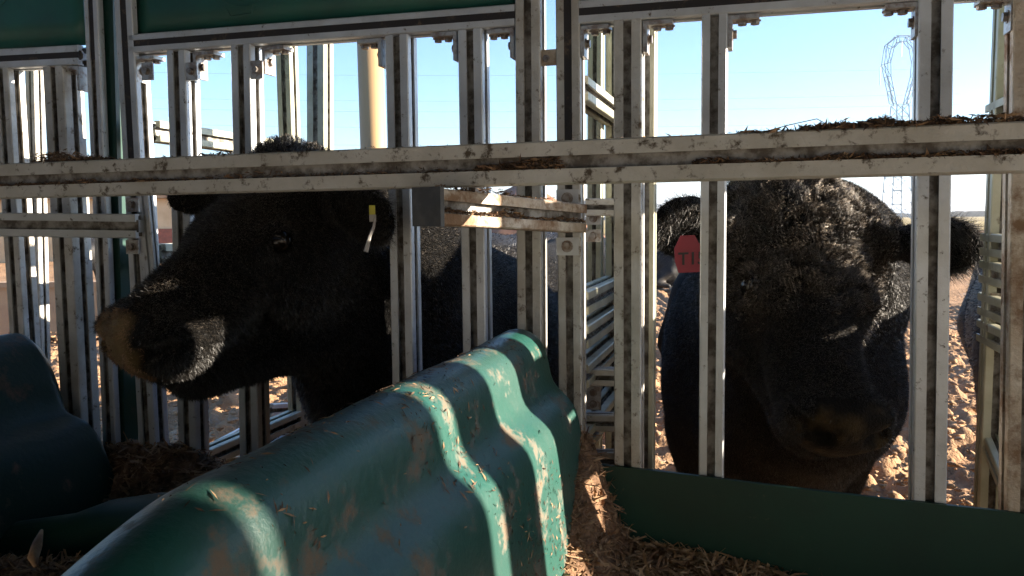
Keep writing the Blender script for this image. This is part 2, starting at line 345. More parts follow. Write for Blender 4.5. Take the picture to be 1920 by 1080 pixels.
def body_prims(S, d, gz=0.0, sc=1.0, lying=False, step=(.08, -.05, .1, -.06)):
    S = np.array(S, float); d = np.array(d, float); d /= np.linalg.norm(d); lt = np.array([-d[1], d[0], 0]); up = np.array([0, 0, 1.0]); A = [d, lt, up]
    q = lambda a, b_, c: np.array([S[0], S[1], gz])+sc*(d*a+lt*b_+up*c); add = []
    E = lambda c, r, k=.09: add.append((el(q(*c), np.array(r)*sc, A), k)); C = lambda a, b_, ra, rb, k=.07: add.append((rc(q(*a), q(*b_), ra*sc, rb*sc), k))
    z = -.42 if lying else 0
    E((0, 0, .84+z), (.40, .29, .38)); E((-.60, 0, .80+z), (.62, .34, .37)); E((-1.22, 0, .90+z), (.34, .28, .32))
    C((.10, 0, 1.08+z), (-1.30, 0, 1.07+z), .15, .14); C((.28, 0, .70+z), (.2, 0, .55+z), .2, .14)
    for i, sg in enumerate((-1, 1)):
        E((.04, .20*sg, .80+z), (.20, .12, .30)); E((-1.22, .19*sg, .78+z), (.24, .13, .28))
        if lying:
            C((.1, .25*sg, .3), (.4, .28*sg, .12), .1, .06); C((.4, .28*sg, .12), (.15, .34*sg, .07), .06, .045)
            C((-1.1, .28*sg, .3), (-.8, .38*sg, .14), .14, .09); C((-.8, .38*sg, .14), (-1.25, .42*sg, .08), .08, .05); continue
        e = step[i]; C((.05, .18*sg, .60), (.07+e*.5, .18*sg, .42), .11, .068); C((.07+e*.5, .18*sg, .42), (.05+e, .18*sg, .14), .058, .042, .03)
        C((.05+e, .18*sg, .14), (.08+e, .18*sg, .04), .048, .055, .02)
        e = step[i+2]; C((-1.18, .2*sg, .72), (-1.10+e*.4, .2*sg, .56), .16, .095); C((-1.10+e*.4, .2*sg, .56), (-1.36+e, .19*sg, .46), .085, .055, .04)
        C((-1.36+e, .19*sg, .46), (-1.30+e, .19*sg, .13), .052, .040, .03); C((-1.30+e, .19*sg, .13), (-1.27+e, .19*sg, .04), .046, .055, .02)
    C((-1.52, 0, 1.02+z), (-1.58, 0, .70+z*.5), .03, .018, .02)
    if not lying: C((-1.58, 0, .70), (-1.56, 0, .40), .02, .03, .02)
    return add, q

def frame(O, fwd, left):
    f = np.array(fwd, float); f /= np.linalg.norm(f); l = np.array(left, float); l -= f*(l@f); l /= np.linalg.norm(l); u = np.cross(f, l)
    if u[2] < 0 and abs(u[2]) > .2: u = -u
    return np.array(O, float), f, u, l
HH = np.array([0, 0, H])
def bull(name, label, fr, ears, sc, wide, S, d, bsc, neck, h, nhair, hcomb, mudfn, dj=0.0, mz=1.0, step=(.08, -.05, .1, -.06), hmask=None, hlen=.008):
    add, sub, q = head_prims(fr, ears, sc, wide, dj, mz); ba, bq = body_prims(S, d, 0, bsc, step=step); allp = add+ba+neck(q, bq)
    pts_ = np.concatenate([np.array([p[0][1] for p in allp])]); lo = pts_.min(0)-.55; hi = pts_.max(0)+.55; lo[2] = -.03
    V, Fq = surface(allp, sub, lo, hi, h)
    root = empty(name, (S[0], S[1], 0), label, 'bull', 'black bulls at the feeder')
    N_ = np.zeros_like(V); nr, ar = normals(V, Fq)
    for k in range(4): np.add.at(N_, Fq[:, k], nr)
    N_ /= np.linalg.norm(N_, axis=1)[:, None]+1e-9
    V2 = V+N_*(fbm(V, .05, 3, 9)*.0028+fbm(V, .012, 2, 12)*.0007)[:, None]
    O, f, u, l = fr; loc = (V2-O)@np.array([f, u, l]).T/sc
    o = np_mesh('body', V2, Fq, [M['fur']], root, mud=mudfn(loc, V2))
    pad = lambda c: 1.0-((((c-O)@f)/sc > .425) & (((c-O)@u)/sc > -.16) & (np.abs((c-O)@l)/sc < .075))
    eyes_ = [q(.171, -.071, .1145*sg) for sg in (-1, 1)]
    mk = (lambda c, n_: np.prod([np.linalg.norm(c-e_, axis=1) > .024*sc for e_ in eyes_], axis=0)*(c[:, 1] < 2.7)*np.clip(2.2/np.maximum(c[:, 1], 1)**2.2, 0, 1.4)*(.002+.998*pad(c))*((n_*(HH-c)).sum(1) > -.15)*(hmask(c, n_) if hmask else 1.0))
    hv, hf = hairs(V2, Fq, nhair, hlen, .0009, hcomb, mask=mk); np_mesh('coat_hair', hv, hf, [M['hair']], root, smooth=False)
    return root, V2, Fq, q, loc

tag(np_mesh('mud_clods', cv_, cf_, [M['mud']], None, smooth=False), 'small broken clods of trampled mud across the yard', 'mud', kind='stuff')
# ---- left bull, head through the bars, looking left
f1 = np.array([-.52, -.615, -.595]); l1 = np.array([.80, -.60, -.05])
fr1 = frame((-.377, 1.575, H+.100), f1, l1)
e1 = P(525, 447, 1.425)
O1, f_, u_, l_ = fr1
O1 = e1-(f_*.168-u_*.068+l_*.115*1.12)*.94; fr1 = (O1, f_, u_, l_)
earsA = [(P(655, 385, 1.44), P(735, 415, 1.34), .014, .052, (-.35, -.9, -.1)), (P(440, 350, 1.62), P(318, 374, 1.60), .014, .045, (-.6, -.7, .1))]
earsA[0] = (P(635, 378, 1.50), P(735, 425, 1.39), .015, .055, (-.3, -.9, -.2))
def neck1(q, bq):
    s1 = np.array([-.15, 2.06, .93])
    return [(rc(P(540, 322, 1.60), P(570, 335, 1.63), .058, .062), .05), (rc(q(.0, -.17, 0), (-.27, 1.81, H-.15), .115, .18), .06), (rc((-.27, 1.81, H-.13), s1, .185, .27), .09),
            (rc(q(.10, -.30, 0), (-.29, 1.79, H-.34), .10, .17), .07), (rc(q(.16, -.30, .0), q(.02, -.30, 0), .075, .12), .06), (rc((-.29, 1.79, H-.34), (-.20, 2.06, .68), .17, .22), .09)]
def mud1(loc, V):
    n = fbm(V, .03, 4, 21)
    a = np.clip((.055-loc[:, 2])/.03, 0, 1)*np.clip((loc[:, 0]-.435+.02*n)/.02, 0, 1)*np.clip((loc[:, 1]+.16)/.03, 0, 1)*np.clip(.85+.5*n, 0, 1)
    return a
bull1, V1, F1q, q1, loc1 = bull('bull', 'black bull with its head through the bars turned left, pale feed stuck on its nose', fr1, earsA, .94, 1.14,
    (-.12, 2.28), (-.30, -.95, 0), .95, neck1, .0075, 330000, lambda r: np.tile(-f_*.3+np.array([0, 0, -1.0]), (len(r), 1)), mud1, dj=.13, mz=1.16)
O1, f_, u_, l_ = fr1; nv1, nf1 = hairs(V1, F1q, 5200, .006, .0016, lambda r: np.tile(np.array([0, -.2, -1.0]), (len(r), 1)), lift=.2, jit=.6,
    mask=lambda c, n_: (((c-O1)@f_/.94 > .43) & ((c-O1)@u_/.94 > -.17))*np.clip(.5+fbm(c, .02, 2, 3)*1.5, .05, 1)*np.clip((.06-(c-O1)@l_)/.03, 0, 1))
np_mesh('nose_crumbs', nv1, nf1, [M['flake']], bull1, smooth=False)
tv, tf = curls(V1, F1q, 900, .022, .004, .0016, lambda c, n_: np.clip(1-np.linalg.norm(c-P(540, 280, 1.60), axis=1)/.09, 0, 1)**1.2)
np_mesh('poll_tuft', tv, tf, [M['hair']], bull1, smooth=False)
def eyeball(q, sg, root, r=.0205):
    b = MB(); c = q(.171, -.071, .1125*sg); n = 14
    v = [c+r*np.array([math.sin(a)*math.cos(p_), math.sin(a)*math.sin(p_), math.cos(a)]) for a in np.linspace(0, math.pi, n) for p_ in np.linspace(0, 2*math.pi, n*2+1)]
    m = n*2+1; b.add(v, [(i*m+j, i*m+j+1, (i+1)*m+j+1, (i+1)*m+j) for i in range(n-1) for j in range(m-1)]); return b.build('eye', M['eye'], root, True)
for sg in (-1, 1): eyeball(q1, sg, bull1)
# small yellow tag with its long grey stem in the near ear
b = MB(); p0 = P(698, 396, 1.375); b.box(p0, (.010, .004, .020)); tg = b.build('ear_tag', M['yellow'], bull1)
b = MB(); b.box(P(699, 409, 1.373), (.011, .005, .012)); b.tube([P(703, 408, 1.37), P(701, 425, 1.365), P(693, 445, 1.36), P(686, 472, 1.355)], [.0022, .0026, .003, .0042], 6); b.build('tag_stem', M['cord'], tg)

# ---- right bull, facing the bars
O2 = P(1515, 392, 1.70); Mz = P(1646, 768, 1.36)
f2 = Mz-O2; f2 /= np.linalg.norm(f2)
fr2 = frame(O2, f2, np.array([.96, .20, -.12])); O2, f2, u2, l2 = fr2
if u2[1] > 0: u2 = -u2; fr2 = (O2, f2, u2, l2)
earsB = [(P(1345, 445, 1.66), P(1230, 408, 1.60), .016, .070, (-.1, -.95, -.25)), (P(1700, 455, 1.70), P(1838, 468, 1.66), .016, .066, (-.05, -.95, -.3))]
SB = P(1455, 700, 2.30)
def neck2(q, bq):
    return [(rc(q(-.03, -.12, 0), (.715, 1.98, H-.15), .16, .24), .07), (rc((.715, 1.98, H-.15), (.74, 2.2, .95), .23, .28), .09),
            (rc(q(.08, -.24, 0), (.725, 1.95, H-.42), .12, .20), .07), (rc((.725, 1.95, H-.42), (.74, 2.15, .72), .20, .22), .09)]
def mud2(loc, V):
    n = fbm(V, .03, 4, 22); return np.clip((loc[:, 0]-.44+.02*n)/.03, 0, 1)*np.clip((loc[:, 1]+.15)/.03, 0, 1)*np.clip(.08+.7*n, .03, .4)
bull2, V2_, F2q, q2, loc2 = bull('bull', 'big black bull facing the bars with a curly forehead and a red ear tag', fr2, earsB, 1.03, 1.12,
    (.765, 2.38), (-.20, -1, 0), .95, neck2, .0085, 330000, lambda r: np.tile(f2*.6+np.array([0, 0, -.6]), (len(r), 1)), mud2, step=(.0, .05, -.1, .1), hlen=.007)
def fmask(c, n_):
    L_ = (c-O2)@np.array([f2, u2, l2]).T; a = np.clip((.26-L_[:, 0])/.10, 0, 1)*np.clip((L_[:, 0]+.12)/.05, 0, 1)
    return a*np.clip((L_[:, 1]+.15)/.06, 0, 1)*(np.abs(L_[:, 2]) < .19)*((n_*(HH-c)).sum(1) > -.6)
cv, cf = curls(V2_, F2q, 13000, .028, .0062, .0013, fmask); np_mesh('curly_forelock', cv, cf, [M['hair_brown']], bull2, smooth=False)
for sg in (-1, 1): eyeball(q2, sg, bull2, .024)
def earfringe(ear, Vx, Fx, root, n=2600, ln=.022):
    a, t = np.array(ear[0]), np.array(ear[1]); ax = (t-a)/np.linalg.norm(t-a)
    def mk(c, n_):
        s = (c-a)@ax; r = np.linalg.norm(c-a-s[:, None]*ax, axis=1); L_ = np.linalg.norm(t-a)
        return ((s > .1*L_) & (s < L_*1.15) & (r < .075)).astype(float)*(.3+np.clip(s/L_, 0, 1))*((np.abs(n_[:, 2]) > .35)+.25)
    v, f = hairs(Vx, Fx, n, ln, .0006, lambda r: np.tile(ax+np.array([0, 0, -.5]), (len(r), 1)), lift=.55, mask=mk, jit=.25)
    np_mesh('ear_hair', v, f, [M['hair']], root, smooth=False)
earfringe(earsB[0], V2_, F2q, bull2); earfringe(earsB[1], V2_, F2q, bull2, 5200, .028); earfringe(earsA[0], V1, F1q, bull1, 1500, .022)
for k in range(26):
    b = MB()
    a = q2(.44-random.random()*.06, -.13-random.random()*.06, .085+random.random()*.012); e = a+l2*random.uniform(.02, .045)+np.array([0, -.005, random.uniform(-.012, .012)])
    b.tube([a, (a+e)/2+np.array([0, 0, .003]), e], [.0005, .0004, .0002], 4, cap=False); b.build('whisker', M['cord'], bull2)
# red tag
c0 = P(1291, 478, 1.555); ax_ = np.array([.99, .08, .03]); upv = np.array([.06, -.05, 1.0]); ax_ /= np.linalg.norm(ax_); nn = np.cross(ax_, upv); nn /= np.linalg.norm(nn); upv = np.cross(nn, ax_)
outl = [(-.016, .038), (.012, .038), (.020, .022), (.036, .018), (.036, -.034), (-.020, -.034), (-.027, -.010), (-.028, .014)]
b = MB(); v = [c0+ax_*x+upv*z+nn*s for s in (-.0012, .0012) for x, z in outl]; k = len(outl)
b.add(v, [tuple(range(k))[::-1], tuple(range(k, 2*k))]+[(i, (i+1) % k, k+(i+1) % k, k+i) for i in range(k)]); rtag = b.build('ear_tag', M['red'], bull2)
def text_mesh(name, body, c, ax, up, n_, size, m, parent):
    cu = bpy.data.curves.new(name, 'FONT'); cu.body = body; cu.size = size; cu.extrude = .0004; cu.align_x = 'CENTER'; cu.align_y = 'CENTER'; cu.offset = size*.015
    t = bpy.data.objects.new(name, cu); scene.collection.objects.link(t); dg = bpy.context.evaluated_depsgraph_get(); me = bpy.data.meshes.new_from_object(t.evaluated_get(dg))
    bpy.data.objects.remove(t); Mx = np.stack([ax, up, n_], 1); co = np.array([v.co for v in me.vertices])@Mx.T+c-wloc(parent)
    me.vertices.foreach_set('co', co.astype(np.float32).ravel()); me.materials.append(m); me.update(); o = bpy.data.objects.new(name, me); scene.collection.objects.link(o); o.parent = parent; return o
nf = nn if nn[1] < 0 else -nn
text_mesh('tag_number', 'T15', c0+nf*.0022+ax_*.006-upv*.008, ax_, upv, nf, .034, M['ink'], rtag)

# ---- cattle further off
def cattle(name, label, S, d, sc, head, h=.02, lying=False, m=None):
    ba, bq = body_prims(S, d, 0, sc, lying); dd = np.array(d, float)/np.linalg.norm(d); z = -.40 if lying else 0
    base = bq(.32, 0, 1.02+z); hp = bq(*head); hd = hp-base; hd /= np.linalg.norm(hd); fw = dd*.75+np.array([0, 0, -.62]); lt = np.array([-dd[1], dd[0], 0])
    fr = frame(hp, fw, lt); O, f, u, l = fr; g = lambda s, v, w_: O+sc*(f*s+u*v+l*w_)
    ears = [(g(.03, -.06, .11*sg), g(.05, -.09, .27*sg), .02, .05, f) for sg in (-1, 1)]
    add, sub, q = head_prims(fr, ears, sc); sub = []
    allp = add+ba+[(rc(q(0, -.12, 0), base-np.array([0, 0, .12])*sc, .13*sc, .24*sc), .09), (rc(q(.05, -.2, 0), bq(.25, 0, .75+z), .09*sc, .2*sc), .08)]
    c = np.array([p[0][1] for p in allp]); V, Fq = surface(allp, sub, c.min(0)-.5, c.max(0)+.5, h)
    root = empty(name, (S[0], S[1], 0), label, 'cattle', 'cattle standing in the yard')
    np_mesh('body', V, Fq, [m or M['fur_far']], root, mud=np.clip(fbm(V, .3, 3, 4)-.2, 0, .3)); 
    hv, hf = hairs(V, Fq, 30000, .010, .0022, np.array([0, 0, -1.0]), mask=lambda c_, n_: ((n_*(HH-c_)).sum(1) > -.1)*1.0); np_mesh('coat_hair', hv, hf, [M['hair']], root, smooth=False)
    return root
M['fur_far'] = mat('black_coat_far', (.006, .006, .007), .6, 0, .3, attr=(.10, .075, .05))
cattle('bull', 'black bull cut off by the right edge, behind the right side frame', (1.70, 2.25), (-.55, -1, 0), 1.06, (.70, .30, 1.08))
cattle('cow', 'dark cow seen through the narrow gap beside the middle side frame', (.42, 5.1), (.55, 1, 0), .96, (.62, 0, 1.0))
cattle('cow', 'dark cow lying on the mud far off behind the red ear tag', (2.8, 14.2), (-1, -.15, 0), 1.0, (.60, 0, .85), lying=True)
cattle('cow', 'small black cow far off between the left posts, facing the camera', (-8.4, 16), (-.1, -1, 0), .80, (.60, 0, 1.12))

# ---------------------------------------------------------------- aluminium profile members
def profile(wd, ht, sw, dp=.010, ch=.002):
    a, b_ = wd/2, ht/2; s = sw/2; u = s*1.55; l = .0035; pts = []
    def side(n_x, n_y, half, span):      # points along one side, slot in the middle, local (along, outward)
        ss = min(s, half*.5) if not isinstance(sw, tuple) else s
        return [(-half+ch, 0), (-ss, 0), (-ss, -l), (-ss-.0035, -l), (-ss-.0035, -dp), (ss+.0035, -dp), (ss+.0035, -l), (ss, -l), (ss, 0), (half-ch, 0)]
    for p in side(0, 0, a, 0): pts.append((p[0], -b_-p[1]))
    for p in side(0, 0, b_, 0): pts.append((a+p[1], p[0]))
    for p in side(0, 0, a, 0): pts.append((-p[0], b_+p[1]))
    for p in side(0, 0, b_, 0): pts.append((-a-p[1], -p[0]))
    return pts
def member(p0, p1, wd, ht, face, sw=None, mb=None, mi=0, seg=1, dp=.015):
    """square slotted bar from p0 to p1; 'face' = direction one slotted side looks to"""
    mb = mb or MB(); p0 = np.array(p0, float); p1 = np.array(p1, float); d = p1-p0; d /= np.linalg.norm(d)
    fc = np.array(face, float); fc -= d*(fc@d); fc /= np.linalg.norm(fc); sx = np.cross(d, fc)
    pr = profile(wd, ht, sw or wd*.26, dp); n = len(pr); v = []
    for k in range(seg+1):
        c = p0+(p1-p0)*k/seg; v += [c+sx*x-fc*y for x, y in pr]
    f = [(k*n+i, k*n+(i+1) % n, (k+1)*n+(i+1) % n, (k+1)*n+i) for k in range(seg) for i in range(n)]
    f += [tuple(range(n))[::-1], tuple(seg*n+i for i in range(n))]
    mb.add(v, f, mi)
    if wd >= .03: mb.m[-len(f):] = [1 if (i % n) % 10 in (2, 3, 4, 5, 6) and i < len(f)-2 else 0 for i in range(len(f))]
    return mb
FRONT = -OUT
def fpost(root, px, y0, y1, w_=.045, o=0.0, m='alu', name='post', pyref=None, px2=None, extra=0.0):
    """upright between picture heights y0..y1 at column px (px2 at its foot)"""
    p1 = FP(px, y0, o); p0 = FP(px2 if px2 else px, y1, o)
    return member(p0, p1, w_, w_, FRONT).build(name, M[m], root)
def strip(root, p0, p1, w_, face, name='slot_strip', proud=.0006, half=None):
    p0 = np.array(p0); p1 = np.array(p1); d = (p1-p0)/np.linalg.norm(p1-p0); fc = np.array(face); fc = fc-d*(fc@d); fc /= np.linalg.norm(fc); s = np.cross(d, fc)
    b = MB(); b.box((p0+p1)/2+fc*((half or .0225)-.0035+proud), (np.linalg.norm(p1-p0), w_, .004), [d, s, fc]); return b.build(name, M['strip'], root)
def bolt(mb, p, n_, r=.0075, h=.007):
    n_ = np.array(n_, float); n_ /= np.linalg.norm(n_); mb.tube([p, np.array(p)+n_*.0015], r*1.35, 12); mb.tube([np.array(p)+n_*.0015, np.array(p)+n_*h], r, 6)
def bracket(root, p, h_dir, down, n_side, L1=.05, L2=.045, wd=.036, m='steel'):
    """angle bracket in the inner corner at p: one leg along h_dir, one along down, plates facing across"""
    h_ = np.array(h_dir, float); dn = np.array(down, float); nrm = np.array(n_side, float); p = np.array(p, float)
    b = MB(); b.box(p+h_*(L1/2)+dn*.0035, (L1, .007, wd), [h_, dn, nrm]); b.box(p+dn*(.007+L2/2)+h_*.0035, (.007, L2, wd), [h_, dn, nrm]); br = b.build('bracket', M[m], root)
    b = MB(); bolt(b, p+h_*(L1*.45)+dn*.007, dn); bolt(b, p+h_*(L1*.86)+dn*.007, dn); bolt(b, p+dn*(L2*.62)+h_*.007, h_); b.build('bolt', M['bolt'], br)
UP = np.array([0, 0, 1.0]); DN = -UP
def splash(mb, c, r, n, ax, thick=.004): pass

G_ = 'aluminium stall fronts'
# --- middle stall front (between the green post and the narrow gap)
sf2 = empty('stall_front', F(tpx(600)[0], 0, -H), 'slotted aluminium stall front around the bull looking left, green panel above', 'stall front', G_)
BOT = 930
tA = FP(238, -150), FP(292, 905)
member(FP(293, 905), FP(236, -150), .045, .045, FRONT, sw=.016).build('post', M['alu'], sf2)
for px, px2, y0, y1, m in ((343, 366, 98, 905, 'alu'), (463, 480, 88, 905, 'alu'), (752, 768, 70, 905, 'alu'), (888, 900, 60, 905, 'alu'), (994, 1000, -150, 905, 'alu_dirty')):
    member(FP(px2, y1), FP(px, y0), .046, .046, FRONT, sw=.014).build('post', M[m], sf2)
strip(sf2, FP(236, -150), FP(262, 330), .0155, FRONT, half=.0225)
p0, p1 = FP(258, 88), FP(970, 34); member(p0, p1, .030, .046, FRONT, sw=.013).build('beam', M['alu'], sf2)
def beam(root, a, c, ht, dep, m='alu', st=True):
    mb = member(a, c, dep, ht, UP, sw=.013)     # width along depth, height vertical
    o = mb.build('beam', M[m], root)
    if st: strip(root, a, c, ht*.33, FRONT, half=dep/2)
    return o
bpy.data.objects.remove([o for o in sf2.children if o.name.startswith('beam')][0])
beam(sf2, FP(257, 86), FP(971, 33), .038, .045)
def panel(root, x0, x1, yb0, yb1, htop=.95, o=.004):
    a, b_ = FP(x0, yb0), FP(x1, yb1); c = b_*np.array([1, 1, 0])+UP*(H+htop); d = a*np.array([1, 1, 0])+UP*(H+htop); n_ = OUT*.006
    b = MB(); nx, nz = 24, 10; V = []
    for side in (0, 1):
        for i in range(nx+1):
            for j in range(nz+1):
                u, v = i/nx, j/nz; p = (a*(1-u)+b_*u)*(1-v)+(d*(1-u)+c*u)*v
                bulge = .006*math.sin(math.pi*u)*math.sin(math.pi*min(1, v*1.5)); V.append(p-OUT*(.006-o)-OUT*bulge+n_*side)
    f = []; m = nz+1; K = (nx+1)*m
    for s in (0, 1):
        for i in range(nx):
            for j in range(nz):
                q = (i*m+j, (i+1)*m+j, (i+1)*m+j+1, i*m+j+1); q = tuple(k+s*K for k in q); f.append(q if s == 0 else q[::-1])
    for i in range(nx): f.append((i*m, K+i*m, K+(i+1)*m, (i+1)*m)); f.append((i*m+nz, (i+1)*m+nz, K+(i+1)*m+nz, K+i*m+nz))
    for j in range(nz): f.append((j, j+1, K+j+1, K+j)); f.append((nx*m+j, K+nx*m+j, K+nx*m+j+1, nx*m+j+1))
    b.add(V, f); return b.build('panel', M['panel'], root, True)
pn = panel(sf2, 260, 968, 69, 17)
# raised emblem on the panel: lower part of a ring with a small tab beneath
b = MB(); c = FP(455, -22, -.012)
for rx, rz in ((.056, .034), (.040, .024)): b.tube([c+AL*rx*math.cos(a)+UP*rz*math.sin(a) for a in np.linspace(0, 2*math.pi, 40)], .0009, 5)
b.tube([c+AL*x+UP*z for x, z in ((-.040, -.036), (-.030, -.052), (.018, -.050), (.022, -.034))], .0009, 5)
b.build('emblem', M['panel'], pn)
member(FP(257, -160), FP(971, -210), .045, .038, UP).build('beam', M['alu'], sf2)
for px, py, dr in ((262, 109, 1), (372, 101, 1), (500, 91, 1), (862, 62, -1), (968, 56, -1), (722, 75, -1)):
    t, h_ = tpx(px, py); bracket(sf2, F(t, 0, h_), AL*dr, DN, OUT)
for px, py in ((277, 134), (360, 134), (482, 131)):       # square plates with one bolt on the posts' faces
    b = MB(); c = FP(px, py, -.0245); b.box(c, (.027, .004, .036), [AL, OUT, UP]); pl = b.build('bracket', M['steel'], sf2); b = MB(); bolt(b, c-OUT*.002, -OUT, .006, .008); b.build('bolt', M['bolt'], pl)
# --- left stall front
sf1 = empty('stall_front', F(tpx(80)[0], 0, -H), 'aluminium stall front cut off by the left edge, green panel above', 'stall front', G_)
member(FP(222, 905), FP(178, -150), .036, .045, FRONT, sw=.013).build('post', M['alu'], sf1); strip(sf1, FP(178, -150), FP(190, 115), .012, FRONT)
for px, px2, w_ in ((16, 64, .044), (118, 158, .056), (-90, -40, .045)): member(FP(px2, 905), FP(px, 128), w_, w_, FRONT, sw=.014).build('post', M['alu_dirty'], sf1)
for px, px2 in ((64, 84),): member(FP(px2, 905, .14), FP(px, 100, .14), .030, .030, FRONT).build('post', M['alu_dirty'], sf1)
beam(sf1, FP(-300, 130), FP(161, 106), .042, .045); panel(sf1, -300, 160, 106, 84); member(FP(-300, -120), FP(161, -150), .045, .038, UP).build('beam', M['alu'], sf1)
b = MB(); c = FP(-8, -6, -.012); b.tube([c+AL*.03*math.cos(a)+UP*.022*math.sin(a) for a in np.linspace(0, 2*math.pi, 30)], .0009, 5); b.build('emblem', M['panel'], sf1)
t, h_ = tpx(160, 126); bracket(sf1, F(t, 0, h_), -AL, DN, OUT)
# --- right stall front
sf3 = empty('stall_front', F(tpx(1400)[0], 0, -H), 'wide aluminium stall front before the curly-headed bull facing the bars', 'stall front', G_)
member(FP(1075, 930), FP(1068, -150), .043, .045, FRONT, sw=.014).build('post', M['alu_dirty'], sf3); strip(sf3, FP(1068, -150), FP(1070, 300), .013, FRONT)
for px, px2, y0, m, w_ in ((1180, 1180, 42, 'alu_dirty', .048), (1341, 1333, 30, 'alu', .042), (1750, 1737, -5, 'alu', .049), (1928, 1912, -60, 'alu_warm', .050)):
    member(FP(px2, 990), FP(px, y0), w_, w_, FRONT, sw=.014).build('post', M[m], sf3)
beam(sf3, FP(1090, 28), FP(1930, -33), .040, .045); panel(sf3, 1092, 1930, 6, -55); 
for px, py, dr in ((1092, 53, 1), (1208, 44, 1), (1366, 34, 1), (1722, 8, -1), (1900, -4, -1)):
    t, h_ = tpx(px, py); bracket(sf3, F(t, 0, h_), AL*dr, DN, OUT)
tE = tpx(1960)[0]
sun_baffle = empty('stall_front', F(2.0, 0, -H), 'added green sheets and posts out of view on the right, gapped to shape the sun stripes', 'stall front', G_)  # unseen sheets added to cut the sun into stripes on the divider
for a0, a1 in ((1.40, 1.70), (2.0, 2.90), (3.08, 3.9), (3.9, 4.7)):
    b = MB(); b.box(F((a0+a1)/2, 0, .25), (a1-a0-.06, .008, 1.4), [AL, OUT, UP]); b.build('shade_sheet', M['panel'], sun_baffle)
    for q_ in (a0, a1-.001): member(F(q_+(.02 if q_ == a0 else -.02), 0, -H), F(q_+(.02 if q_ == a0 else -.02), 0, .95), .046, .046, FRONT, sw=.014).build('post', M['alu'], sun_baffle)
beam(sun_baffle, F(tE+.06, .0, .975), F(4.7, .0, .975), .040, .045)
b = MB(); b.box(F(2.7, -.04, -.62), (3.4, .008, .36), [AL, OUT, UP]); b.build('board', M['board'], sun_baffle)
b = MB(); b.box(F(1.12, 0, .62), (.24, .008, .62), [AL, OUT, UP]); b.build('panel', M['panel'], sun_baffle)
sky_blk = empty('sky_blocker', F(.5, -1.2, -H), 'unseen roof and wall sheets added around the trough to cut the sky light', 'sky_blocker')  # sheets added out of view to darken the ambient light inside
b = MB(); b.box(F(.8, -1.15, 1.00), (7.6, 2.6, .02), [AL, OUT, UP]); b.build('shade_roof', M['board'], sky_blk)
b = MB(); b.box(F(.8, -2.4, -.20), (7.6, .03, 2.1), [AL, OUT, UP]); b.build('shade_back', M['shade_wall'], sky_blk)
b = MB(); b.box(F(-2.9, -1.3, -.20), (.03, 2.1, 2.1), [AL, OUT, UP]); b.build('shade_end', M['shade_wall'], sky_blk)
# joiner plate across the narrow gap
b = MB(); c = FP(1031, 108, -.01); b.box(c, (.036, .004, .028), [AL, OUT, UP]); jp = b.build('joiner_plate', M['alu_warm'], None)
tag(jp, 'small pitted plate bridging the narrow gap between the two stall fronts', 'plate')
b = MB(); bolt(b, FP(1024, 110, -.012), -OUT, .005, .005); b.build('bolt', M['bolt'], jp)
# green steel post
b = MB(); a, c = FP(236, 910, .02), FP(206, -150, .02); d = (c-a)/np.linalg.norm(c-a); s = np.cross(d, OUT); b.box((a+c)/2, (.040, .040, np.linalg.norm(c-a)), [s, OUT, d])
gp = b.build('green_post', M['green_post']); tag(gp, 'dark green steel post standing between the two left stall fronts', 'post')

# --- long front rail, nearer than the stall fronts
ROFF = -.31
def RP(px, py): return FP(px, py, ROFF)
ra, rb = RP(-260, 350), RP(2250, 266)
rl = empty('front_rail', RP(960, 311)*np.array([1, 1, 0]), 'long muddy aluminium rail crossing the whole view in front of the bulls', 'rail')
mb = member(ra, rb, .045, .060, UP, sw=.018, dp=.012); mb.build('rail', M['rail'], rl)
# --- arms carrying the rail
def arm(label, p_far, p_near, m, cap=True, ht=.050):
    root = empty('rail_arm', (p_far+p_near)/2*np.array([1, 1, 0]), label, 'rail arm'); member(p_far, p_near, .048, ht, UP, sw=.018, dp=.012).build('bar', M[m], root)
    if cap:
        d = (p_near-p_far)/np.linalg.norm(p_near-p_far); s = np.cross(d, UP); b = MB(); b.box(p_near+d*.004, (.008, .052, ht+.004), [d, s/np.linalg.norm(s), UP]); b.build('end_cap', M['cap'], root)
    return root
arm1 = arm('mud-spattered aluminium arm with a black square end cap, under the middle of the rail', P(1078, 410, 1.44), P(806, 388, 1.12), 'alu_warm')
for py in (372, 462):
    b = MB(); c = FP(1064, py, -.0235); b.box(c, (.040, .004, .032), [AL, OUT, UP]); pl = b.build('bracket', M['alu'], arm1); b = MB(); bolt(b, c-OUT*.002, -OUT, .008, .008); b.build('bolt', M['bolt'], pl)
arm2 = arm('bright aluminium double bar running out of the left edge below the rail', FP(266, 424, -.05), FP(-200, 418, -.16), 'alu', False, .050)
for py in (384, 463):
    b = MB(); c = FP(249, py, -.030); b.box(c, (.032, .004, .030), [AL, OUT, UP]); pl = b.build('bracket', M['steel'], arm2); b = MB(); bolt(b, c-OUT*.002, -OUT, .007, .008); b.build('bolt', M['bolt'], pl)
member(FP(292, 560, -.03), FP(272, 350, -.03), .024, .020, FRONT, sw=.006, dp=.005).build('upright', M['alu'], arm2)

